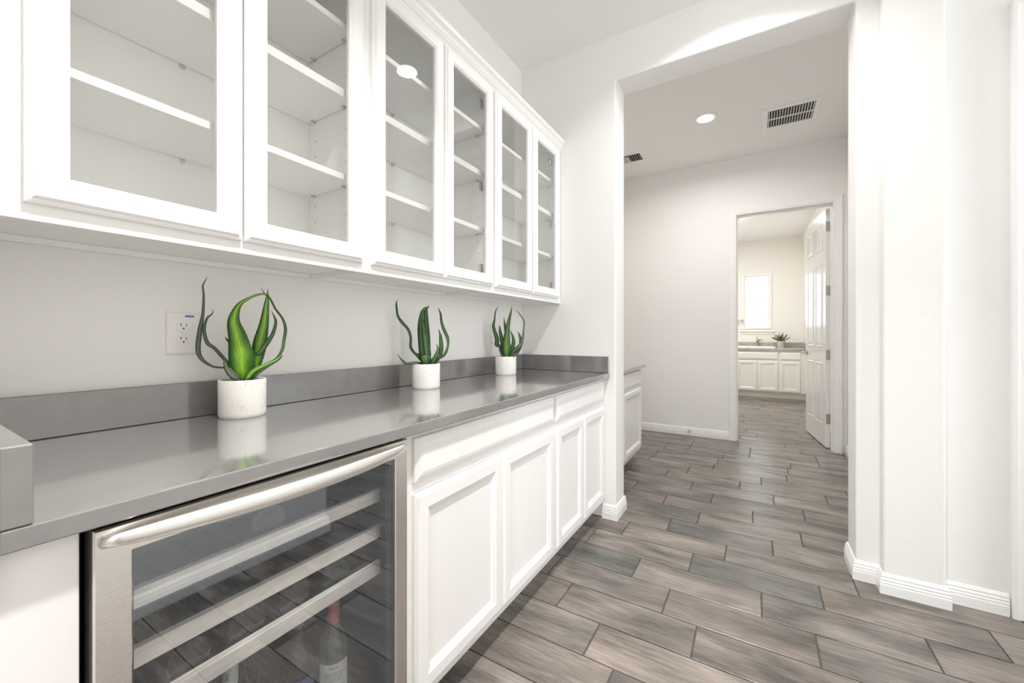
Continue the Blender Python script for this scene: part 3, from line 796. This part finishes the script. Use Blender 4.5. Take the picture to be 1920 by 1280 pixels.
# ------------------------------------------------------------------ potted plants
def catmull(P, n):
    out = []
    for i in range(len(P) - 1):
        p0 = P[max(i - 1, 0)]; p1 = P[i]; p2 = P[i + 1]; p3 = P[min(i + 2, len(P) - 1)]
        for k in range(n):
            t = k / n
            out.append(tuple(0.5 * ((2 * b) + (-a + c) * t + (2 * a - 5 * b + 4 * c - d) * t * t + (-a + 3 * b - 3 * c + d) * t ** 3) for a, b, c, d in zip(p0, p1, p2, p3)))
    out.append(tuple(P[-1])); return out
def leaf(parent, frame, P, m, tooth=0.0, cup=0.35, nsub=7, twist=0.0):
    """P: (a across, b towards the room, z, width); frame gives axes a and b"""
    A, B = frame; Z = Vector((0, 0, 1)); pts = catmull(P, nsub)
    bm = bmesh.new(); uvl = bm.loops.layers.uv.new('UVMap'); rings = []
    C = [A * p[0] + B * p[1] + Z * p[2] for p in pts]
    N = len(C)
    for i, c in enumerate(C):
        t = (C[min(i + 1, N - 1)] - C[max(i - 1, 0)]).normalized()
        w = t.cross(B)
        if w.length < .05: w = t.cross(A)
        w.normalize()
        ang = twist * math.sin(i / N * 5.0)
        w = (Matrix.Rotation(ang, 3, t) @ w); nrm = w.cross(t).normalized()
        if nrm.dot(B) < 0 and abs(ang) < 1.2: nrm = -nrm
        hw = max(pts[i][3], .0012) / 2
        if tooth and i % 2: hw += tooth * (1 - i / N)
        th = max(.0010, min(.0035, hw * .28))
        cu = cup * hw
        sec = ((-1, cu, 0.0), (-.5, cu * .3, .7), (0, 0, 1), (.5, cu * .3, .7), (1, cu, 0.0), (.5, cu * .3, -.7), (0, 0, -1), (-.5, cu * .3, -.7))
        rings.append([bm.verts.new(c + w * (s * hw) + nrm * (k + e * th)) for (s, k, e) in sec])
    US = (0, .25, .5, .75, 1, .75, .5, .25)
    for i in range(N - 1):
        for j in range(8):
            jj = (j + 1) % 8
            f = bm.faces.new((rings[i][j], rings[i][jj], rings[i + 1][jj], rings[i + 1][j])); f.smooth = True
            uu = [US[j], US[jj], US[jj], US[j]]; vv = [i / N, i / N, (i + 1) / N, (i + 1) / N]
            for l, a, b in zip(f.loops, uu, vv): l[uvl].uv = (a, b * 3)
    bm.faces.new(rings[0]); bm.faces.new(list(reversed(rings[-1])))
    bmesh.ops.recalc_face_normals(bm, faces=bm.faces)
    me = bpy.data.meshes.new('leaf'); bm.to_mesh(me); bm.free(); me.materials.append(m)
    o = bpy.data.objects.new('leaf', me); COL.objects.link(o); o.parent = parent
    return o
def pot(parent, r, h, m):
    bm = bmesh.new()
    lathe(bm, [(0, 0), (r * .93, 0), (r * .975, .004), (r, .012), (r * .998, h * .5), (r * 1.005, h - .003), (r * .985, h), (r * .90, h - .001), (r * .885, h - .006), (r * .88, h - .03), (0, h - .03)], 40)
    child('pot', bm, m, parent, 'auto')
    bm = bmesh.new(); lathe(bm, [(0, h - .0295), (r * .87, h - .0295), (r * .87, h - .012), (r * .5, h - .008), (0, h - .007)], 24)
    child('soil', bm, M['soil'], parent, 'auto')
def succulent(x, y, r, h, lab, cx, cy, sa, sz, leaves):
    o = root('potted_plant', (x, y, .9143), lab, 'plant', 'aloe-like plants in white pots on the worktop')
    pot(o, r, h, M['pot'])
    v = Vector((-x, -y, 0)).normalized(); B = v; A = Vector((-v.y, v.x, 0))
    if A.y < 0: A = -A
    A = Vector((-v.y, v.x, 0)); 
    # A points to the viewer's right
    if A.dot(Vector((.8549, .5188, 0))) < 0: A = -A
    for (P, m, tooth, tw) in leaves:
        leaf(o, (A, B), [((px - cx) * sa, b, h + (cy - py) * sz, w * sa) for (px, py, b, w) in P], M[m], tooth, twist=tw)
    return o
G, Y_, K = 'leaf_green', 'leaf_bright', 'leaf_grey'
succulent(-1.299, .603, .0600, .109, 'nearest potted plant on the worktop with bright green broad leaves', 660, 893, .0003076, .00037, [
    ([(640, 905, .00, 30), (575, 835, .000, 34), (520, 803, -.005, 20), (430, 790, -.01, 20), (350, 735, -.01, 30), (318, 660, -.01, 40), (330, 520, -.01, 38), (355, 380, -.005, 24), (362, 240, .0, 18), (356, 170, .0, 14), (372, 130, 0, 10), (388, 98, .0, 3)], K, 0, .25),
    ([(640, 905, -.01, 30), (590, 800, -.01, 34), (540, 762, -.01, 28), (490, 705, -.01, 32), (440, 648, -.01, 30), (385, 600, -.008, 32), (365, 500, -.004, 26), (388, 415, 0, 20), (425, 380, 0, 12), (430, 345, 0, 3)], K, 0, .3),
    ([(665, 905, .012, 120), (660, 820, .022, 200), (648, 700, .030, 196), (622, 560, .032, 146), (592, 455, .030, 104), (600, 380, .026, 70), (635, 305, .018, 40), (700, 255, .010, 24), (780, 217, .002, 20), (840, 208, 0, 14), (882, 216, -.002, 3)], Y_, .0010, .0),
    ([(720, 905, -.02, 60), (770, 790, -.025, 80), (790, 690, -.028, 110), (805, 600, -.03, 118), (838, 450, -.03, 82), (858, 300, -.03, 48), (868, 220, -.028, 26), (870, 156, -.025, 3)], Y_, .0010, .0),
    ([(690, 905, .01, 30), (740, 835, .015, 40), (830, 790, .02, 34), (930, 742, .018, 26), (985, 670, .01, 30), (1005, 590, .0, 30), (1020, 490, -.005, 30), (995, 405, -.008, 22), (935, 325, -.01, 20), (885, 235, -.012, 18), (845, 205, -.012, 12), (812, 155, -.012, 3)], G, 0, .3),
    ([(690, 905, .0, 40), (710, 720, .005, 30), (790, 690, .010, 40), (840, 630, .008, 48), (905, 540, .004, 34), (935, 440, .0, 26), (920, 385, -.002, 14), (898, 343, -.004, 3)], G, 0, .2),
    ([(655, 905, .03, 40), (600, 868, .038, 62), (555, 820, .035, 56), (528, 765, .030, 32), (518, 716, .026, 3)], K, 0, .1),
    ([(640, 905, -.005, 26), (590, 660, -.01, 26), (555, 600, -.01, 22), (535, 580, -.01, 16), (522, 556, -.01, 3)], G, 0, 0),
    ([(680, 905, .036, 30), (700, 870, .042, 58), (750, 820, .044, 50), (850, 780, .036, 30), (930, 748, .028, 22), (995, 705, .022, 3)], Y_, 0, .2),
    ([(730, 905, .02, 20), (780, 850, .022, 26), (860, 800, .022, 22), (960, 745, .02, 14), (990, 712, .02, 3)], K, 0, .2),
])
succulent(-1.268, 1.345, .0612, .110, 'middle potted plant on the worktop with dark upright leaves and one far-reaching left tip', 500, 905, .000367, .000375, [
    ([(480, 915, 0, 30), (410, 818, 0, 50), (365, 785, 0, 34), (315, 710, 0, 34), (315, 600, 0, 30), (285, 500, 0, 34), (210, 410, 0, 36), (165, 335, 0, 28), (150, 220, 0, 24), (150, 175, 0, 14), (166, 146, 0, 3)], G, 0, .3),
    ([(470, 915, .02, 20), (400, 890, .03, 30), (330, 895, .035, 34), (270, 895, .035, 28), (215, 850, .035, 18), (165, 785, .03, 3)], G, 0, .2),
    ([(490, 915, .015, 80), (488, 800, .022, 140), (465, 650, .024, 120), (448, 480, .022, 100), (440, 380, .018, 60), (455, 295, .012, 44), (490, 248, .006, 34), (520, 232, .0, 20), (538, 204, .0, 3)], G, .0008, 0),
    ([(500, 915, .028, 40), (505, 800, .032, 56), (485, 600, .032, 60), (465, 450, .028, 40), (445, 370, .022, 4)], G, 0, 0),
    ([(520, 915, -.015, 60), (522, 700, -.02, 60), (512, 560, -.022, 66), (500, 380, -.02, 58), (500, 280, -.018, 40), (515, 240, -.016, 8)], G, .0008, 0),
    ([(560, 915, 0, 30), (600, 850, 0, 40), (680, 832, 0, 34), (730, 785, 0, 38), (762, 690, 0, 30), (758, 600, 0, 40), (715, 500, 0, 40), (685, 400, 0, 32), (676, 310, 0, 26), (643, 232, 0, 3)], G, 0, .35),
    ([(550, 915, .03, 40), (590, 860, .035, 56), (625, 790, .035, 46), (640, 730, .03, 28), (622, 668, .03, 3)], G, 0, 0),
    ([(600, 915, -.01, 30), (660, 840, -.012, 30), (682, 750, -.012, 52), (678, 620, -.012, 44), (668, 550, -.01, 26), (648, 488, -.01, 3)], G, 0, 0),
    ([(500, 905, .035, 90), (495, 850, .042, 130), (490, 805, .040, 120)], G, 0, 0),
])
succulent(-1.282, 2.041, .0624, .110, 'farthest potted plant on the worktop, near the corner, with a thin curled right tip', 385, 860, .0004, .0004, [
    ([(345, 870, 0, 40), (305, 780, 0, 36), (290, 705, 0, 40), (250, 690, 0, 62), (252, 600, 0, 64), (215, 480, 0, 50), (200, 400, 0, 44), (218, 300, 0, 26), (230, 190, 0, 18), (262, 140, 0, 10), (268, 112, 0, 3)], G, 0, .15),
    ([(350, 870, -.01, 40), (340, 740, -.01, 48), (325, 620, -.01, 58), (302, 500, -.01, 46), (291, 388, -.01, 3)], G, 0, 0),
    ([(400, 870, .015, 80), (398, 780, .022, 120), (396, 660, .026, 112), (402, 540, .026, 90), (414, 430, .022, 62), (436, 310, .016, 48), (462, 200, .01, 28), (478, 112, .006, 3)], 'leaf_mid', .0006, 0),
    ([(395, 870, -.02, 40), (385, 500, -.02, 44), (370, 390, -.02, 34), (355, 268, -.02, 3)], G, 0, 0),
    ([(430, 870, .01, 50), (515, 770, .02, 62), (600, 690, .018, 58), (638, 580, .01, 34), (655, 430, 0, 20), (658, 330, -.004, 18), (605, 245, -.006, 14), (560, 185, -.008, 10), (520, 164, -.01, 3)], K, 0, .2),
    ([(520, 850, .0, 40), (590, 740, 0, 50), (608, 630, 0, 44), (592, 550, 0, 32), (562, 484, 0, 3)], G, 0, 0),
    ([(450, 870, .035, 30), (500, 838, .045, 50), (545, 818, .048, 34), (586, 812, .05, 3)], K, 0, 0),
    ([(440, 870, -.01, 40), (475, 760, -.01, 60), (502, 650, -.012, 54), (488, 560, -.012, 34), (450, 465, -.012, 3)], G, 0, 0),
])

# ------------------------------------------------------------------ outlets
def outlet(yc, zc, lab, sticker):
    o = root('outlet_plate', (XW, yc, zc), lab, 'outlet', 'double sockets on the left wall')
    Fo = face_x(XW)
    bm = bmesh.new(); rect_loops(bm, Fo, yc - .039, yc + .039, zc - .061, zc + .061, [(0, .0005), (0, .003), (.004, .006)]); mesh_obj('plate', bm, M['plastic'], o)
    for s in (1, -1):
        z0 = zc + s * .0195
        bm = bmesh.new(); n = 20
        ring = [(yc + .0165 * math.cos(2 * math.pi * k / n), z0 + max(-.0125, min(.0125, .0165 * math.sin(2 * math.pi * k / n)))) for k in range(n)]
        a = [bm.verts.new((XW + .006, p[0], p[1])) for p in ring]; b = [bm.verts.new((XW + .0078, p[0], p[1])) for p in ring]
        for k in range(n): bm.faces.new((a[k], a[(k + 1) % n], b[(k + 1) % n], b[k]))
        bm.faces.new(b)
        sk = mesh_obj('socket', bm, M['plastic'], o)
        for (dy, h) in ((-.0065, .0075), (.0065, .006)):
            box('slot', (XW + .0077, yc + dy - .001, z0 + .001), (XW + .0081, yc + dy + .001, z0 + .001 + h), M['slot'], sk)
        bm = bmesh.new(); lathe(bm, [(0, 0), (.0024, 0), (.0024, .0004), (0, .0004)], 10, M=Matrix.Translation((XW + .0077, yc, z0 - .006)) @ Matrix.Rotation(math.radians(90), 4, 'Y'))
        mesh_obj('ground_hole', bm, M['slot'], sk)
    bm = bmesh.new(); lathe(bm, [(0, 0), (.003, 0), (.0022, .0012), (0, .0014)], 12, M=Matrix.Translation((XW + .006, yc, zc)) @ Matrix.Rotation(math.radians(90), 4, 'Y'))
    mesh_obj('screw', bm, M['plastic'], o)
    if sticker: box('sticker', (XW + .0061, yc + .004, zc + .046), (XW + .0065, yc + .026, zc + .052), M['sticker'], o)
    return o
outlet(.4985, 1.158, 'white double socket with a small blue sticker, left of the nearest potted plant', True)
outlet(2.112, 1.160, 'white double socket behind the farthest potted plant', False)

# ------------------------------------------------------------------ ceiling fittings
def downlight(x, y, z, lab, power, r=.085, sp=165):
    o = root('recessed_light', (x, y, z), lab, 'light', 'round recessed ceiling lights')
    bm = bmesh.new(); lathe(bm, [(r * .80, -.001), (r * .82, -.004), (r, -.005), (r * 1.13, -.003), (r * 1.15, -.0003), (r * .80, -.0003)], 40)
    rng = [v for v in bm.verts]
    child('trim_ring', bm, M['trim'], o, 'auto')
    bm = bmesh.new(); lathe(bm, [(0, -.0022), (r * .79, -.0022), (r * .79, -.0006), (0, -.0006)], 36); child('lens', bm, M['lens'], o)
    area('lamp_beam', (x, y, z - .008), (0, 0, 0), r * 1.55, power, LAMP, shape='DISK', spread=sp)
    return o
downlight(-.12, 2.04, ZC, 'round recessed ceiling light close in front of the opening, mirrored in the cabinet glass', 10, sp=135)
downlight(-.38, 3.936, ZH, 'round recessed ceiling light in the hall ceiling left of the large air vent', 14)
downlight(-.12, .42, ZC, 'round recessed ceiling light above the near end of the worktop', 21.5, sp=106)
downlight(-.12, -1.4, ZC, 'round recessed ceiling light over the kitchen behind the worktop niche', 26)

# air return grille in the hall ceiling
vx0, vx1, vy0, vy1 = .048, .466, 4.045, 4.447
vt = root('air_vent', ((vx0 + vx1) / 2, (vy0 + vy1) / 2, ZH), 'large square white air return grille in the hall ceiling', 'vent')
bm = bmesh.new()
Fc = lambda u, v, n: (u, v, ZH - n)
rect_loops(bm, Fc, vx0, vx1, vy0, vy1, [(0, .0005), (0, .003), (.008, .008), (.040, .009), (.044, .006), (.044, .0005)], closed=True, cap=False)
mesh_obj('vent_frame', bm, M['trim'], vt)
box('duct_backing', (vx0 + .045, vy0 + .045, ZH - .0025), (vx1 - .045, vy1 - .045, ZH - .0005), M['dark'], vt)
ym = (vy0 + vy1) / 2
box('divider_bar', (vx0 + .045, ym - .007, ZH - .010), (vx1 - .045, ym + .007, ZH - .003), M['trim'], vt)
nsl = 17
for (a, b) in ((vy0 + .045, ym - .0072), (ym + .0072, vy1 - .045)):
    for k in range(nsl):
        x = vx0 + .052 + k * (vx1 - vx0 - .104) / (nsl - 1)
        bm = bmesh.new(); add_box(bm, (-.0062, a, -.0009), (.0062, b, .0009))
        bmesh.ops.rotate(bm, verts=bm.verts, cent=(0, 0, 0), matrix=Matrix.Rotation(math.radians(62), 3, 'Y'))
        bmesh.ops.translate(bm, verts=bm.verts, vec=(x, 0, ZH - .0085))
        mesh_obj('vent_slat', bm, M['trim'], vt)
vt = root('air_vent', (-1.14, 4.40, ZH), 'small white ceiling air register at the left of the hall ceiling', 'vent')
ux0, ux1, uy0, uy1 = -1.30, -1.02, 4.28, 4.52
bm = bmesh.new(); rect_loops(bm, Fc, ux0, ux1, uy0, uy1, [(0, .0005), (0, .003), (.006, .007), (.028, .008), (.030, .006), (.030, .0005)], closed=True, cap=False); mesh_obj('vent_frame', bm, M['trim'], vt)
box('duct_backing', (ux0 + .031, uy0 + .031, ZH - .0025), (ux1 - .031, uy1 - .031, ZH - .0005), M['dark'], vt)
for k in range(9):
    x = ux0 + .042 + k * .0245
    bm = bmesh.new(); add_box(bm, (-.0085, uy0 + .05, -.001), (.0085, uy1 - .031, .001))
    bmesh.ops.rotate(bm, verts=bm.verts, cent=(0, 0, 0), matrix=Matrix.Rotation(math.radians(-55 if k < 4 else 55), 3, 'Y'))
    bmesh.ops.translate(bm, verts=bm.verts, vec=(x, 0, ZH - .009)); mesh_obj('vent_slat', bm, M['trim'], vt)

# spring door stop on the far baseboard
ds = root('door_stop', (-.649, YF - .017, .055), 'small metal door stop on the baseboard of the hall far wall', 'door stop')
bm = bmesh.new(); lathe(bm, [(0, 0), (.011, 0), (.011, .004), (.006, .007), (.006, .060), (.009, .061), (.009, .072), (0, .074)], 14, M=Matrix.Rotation(math.radians(90), 4, 'X'))
child('stop_rod', bm, M['nickel'], ds, 'auto')

# ------------------------------------------------------------------ laundry room
LF = 8.66
def laundry_cab(xa, xb, doors, lab):
    c = root('laundry_cabinet', ((xa + xb) / 2, 9.0, 0), lab, 'cabinet', 'white cabinets under the laundry counter')
    Fl = face_ny(LF)
    box('carcass', (xa, LF, .11), (xb, 9.298, .864), M['laundry_cab'], c)
    box('toe_kick', (xa, LF + .06, .0005), (xb, 9.298, .1095), M['laundry_cab'], c)
    drawer_front(c, Fl, doors[0][0], doors[-1][1], .698, .832, M['laundry_cab'])
    for d in doors:
        solid_door(c, Fl, d[0], d[1], .130, .668, M['laundry_cab'], [(0, 0), (0, .012), (.006, .018), (.045, .018), (.058, .008), (.058, 0)])
laundry_cab(-.33, .357, ((-.300, .017), (.028, .340)), 'white two-door sink cabinet in the laundry room')
laundry_cab(.358, .762, ((.380, .672),), 'white single-door cabinet at the right end of the laundry counter')
laundry_cab(-1.19, -.331, ((-1.16, -.77), (-.76, -.36)), 'white cabinet at the hidden left end of the laundry counter')
lc = root('laundry_counter', (-.2, 9.0, .87), 'pale grey mottled counter with upstand under the laundry window', 'counter')
box('slab', (-1.195, 8.625, .8645), (.7635, 9.298, .908), M['granite'], lc, .006, 2)
box('backsplash', (-1.195, 9.278, .9085), (.7635, 9.298, 1.005), M['granite'], lc, .003)
box('side_splash', (.744, 8.66, .9085), (.7635, 9.2775, 1.005), M['granite'], lc, .003)
sk = root('laundry_sink', (-.04, 8.93, .9085), 'white drop-in sink in the laundry counter', 'sink')
bm = bmesh.new()
F2 = lambda u, v, n: (u, v, .9087 + n)
rect_loops(bm, F2, -.40, .305, 8.67, 9.20, [(0, 0), (.002, .014), (.012, .020), (.035, .020), (.045, .012), (.052, .002)])
mesh_obj('sink_rim', bm, M['porcelain'], sk)
bm = bmesh.new(); rect_loops(bm, F2, -.347, .252, 8.723, 9.147, [(0, .0015), (0, .0035), (.004, .004)]); mesh_obj('basin', bm, M['porcelain'], sk)
fc = root('faucet', (.03, 9.237, .9087), 'warm metal single-lever faucet behind the laundry sink', 'faucet')
bm = bmesh.new(); lathe(bm, [(0, 0), (.030, 0), (.030, .006), (.020, .012), (.018, .10), (.021, .13), (.016, .15), (0, .155)], 18); child('faucet_body', bm, M['brass'], fc, 'auto')
bm = bmesh.new(); tube(bm, [(0, -.01, .10), (.02, -.06, .135), (.05, -.12, .145), (.085, -.15, .125)], [.013, .015, .017, .014], 12); child('spout', bm, M['brass'], fc, True)
bm = bmesh.new(); tube(bm, [(0, 0, .15), (-.006, .004, .18), (-.010, .01, .205)], [.011, .008, .006], 10); child('lever', bm, M['brass'], fc, True)
# agave in a striped pot
ag = root('potted_agave', (.405, 9.08, .9087), 'small spiky plant in a white pot with dark stripes on the laundry counter', 'plant')
bm = bmesh.new(); lathe(bm, [(0, 0), (.056, 0), (.062, .004), (.066, .12), (.060, .122), (.058, .10), (0, .10)], 32); child('pot', bm, M['porcelain'], ag, 'auto')
for k in range(14):
    a = 2 * math.pi * k / 14
    bm = bmesh.new(); 
    q = [(.0628, .006), (.0662, .116)]
    vs = []
    for (r_, z_) in q:
        for da in (-.075, .075): vs.append(bm.verts.new((r_ * math.cos(a + da), r_ * math.sin(a + da), z_)))
        for da in (.075, -.075): vs.append(bm.verts.new(((r_ + .0012) * math.cos(a + da), (r_ + .0012) * math.sin(a + da), z_)))
    for f in ((0, 1, 2, 3), (4, 5, 6, 7), (0, 1, 5, 4), (1, 2, 6, 5), (2, 3, 7, 6), (3, 0, 4, 7)): bm.faces.new([vs[i] for i in f])
    child('stripe', bm, M['slot'], ag)
for (n_, r_, z_, w_) in ((9, .150, .10, .034), (7, .105, .15, .036), (4, .045, .19, .030)):
    for k in range(n_):
        a = 2 * math.pi * (k + .37 * n_) / n_; A = Vector((math.cos(a), math.sin(a), 0)); B = Vector((0, 0, 1))
        Bt = Vector((-math.sin(a), math.cos(a), 0))
        P = [(.004, 0, .10, w_ * .6), (r_ * .35, 0, .10 + z_ * .30, w_), (r_ * .7, 0, .10 + z_ * .62, w_ * .8), (r_, 0, .10 + z_ * .95, .003)]
        pts = P
        bm = bmesh.new(); uvl = bm.loops.layers.uv.new('UVMap'); C = catmull(P, 4); rg = []
        for i, p in enumerate(C):
            c = A * p[0] + Vector((0, 0, p[2])); hw = p[3] / 2
            rg.append([bm.verts.new(c + Bt * s * hw + Vector((0, 0, e)) - A * e) for (s, e) in ((-1, .004), (0, .0), (1, .004), (0, -.005))])
        for i in range(len(C) - 1):
            for j in range(4):
                jj = (j + 1) % 4; f = bm.faces.new((rg[i][j], rg[i][jj], rg[i + 1][jj], rg[i + 1][j])); f.smooth = True
                U = (0, .5, 1, .5)
                for l, a_, b_ in zip(f.loops, (U[j], U[jj], U[jj], U[j]), (i, i, i + 1, i + 1)): l[uvl].uv = (a_, b_ / 4)
        bm.faces.new(rg[0]); bm.faces.new(rg[-1])
        child('leaf', bm, M['leaf_agave'], ag)
# knob hooks beside the window
hk = root('wall_hook', (-.262, 9.30, 1.43), 'grey metal double knob hook on the wall left of the laundry window', 'hook')
for dx in (-.045, .03):
    bm = bmesh.new(); lathe(bm, [(0, 0), (.020, 0), (.020, .005), (.007, .010), (.007, .045), (.022, .055), (.026, .070), (.016, .082), (0, .084)], 16, M=Matrix.Translation((dx, 0, 0)) @ Matrix.Rotation(math.radians(90), 4, 'X'))
    child('knob', bm, M['nickel'], hk, 'auto')
# laundry ceiling fixture
lf = root('ceiling_light', (-.52, 7.43, ZC), 'rectangular white ceiling light fixture in the laundry room', 'light')
box('housing', (-.80, 7.32, ZC - .03), (-.24, 7.55, ZC - .0005), M['trim'], lf)
box('diffuser', (-.79, 7.33, ZC - .10), (-.25, 7.54, ZC - .0305), emit('laundry_diffuser', (1, .95, .86), 5.0), lf, .015, 2)
area('laundry_lamp', (-.52, 7.43, ZC - .11), (0, 0, 0), .5, 29, (1.0, 0.985, 0.96), .2)
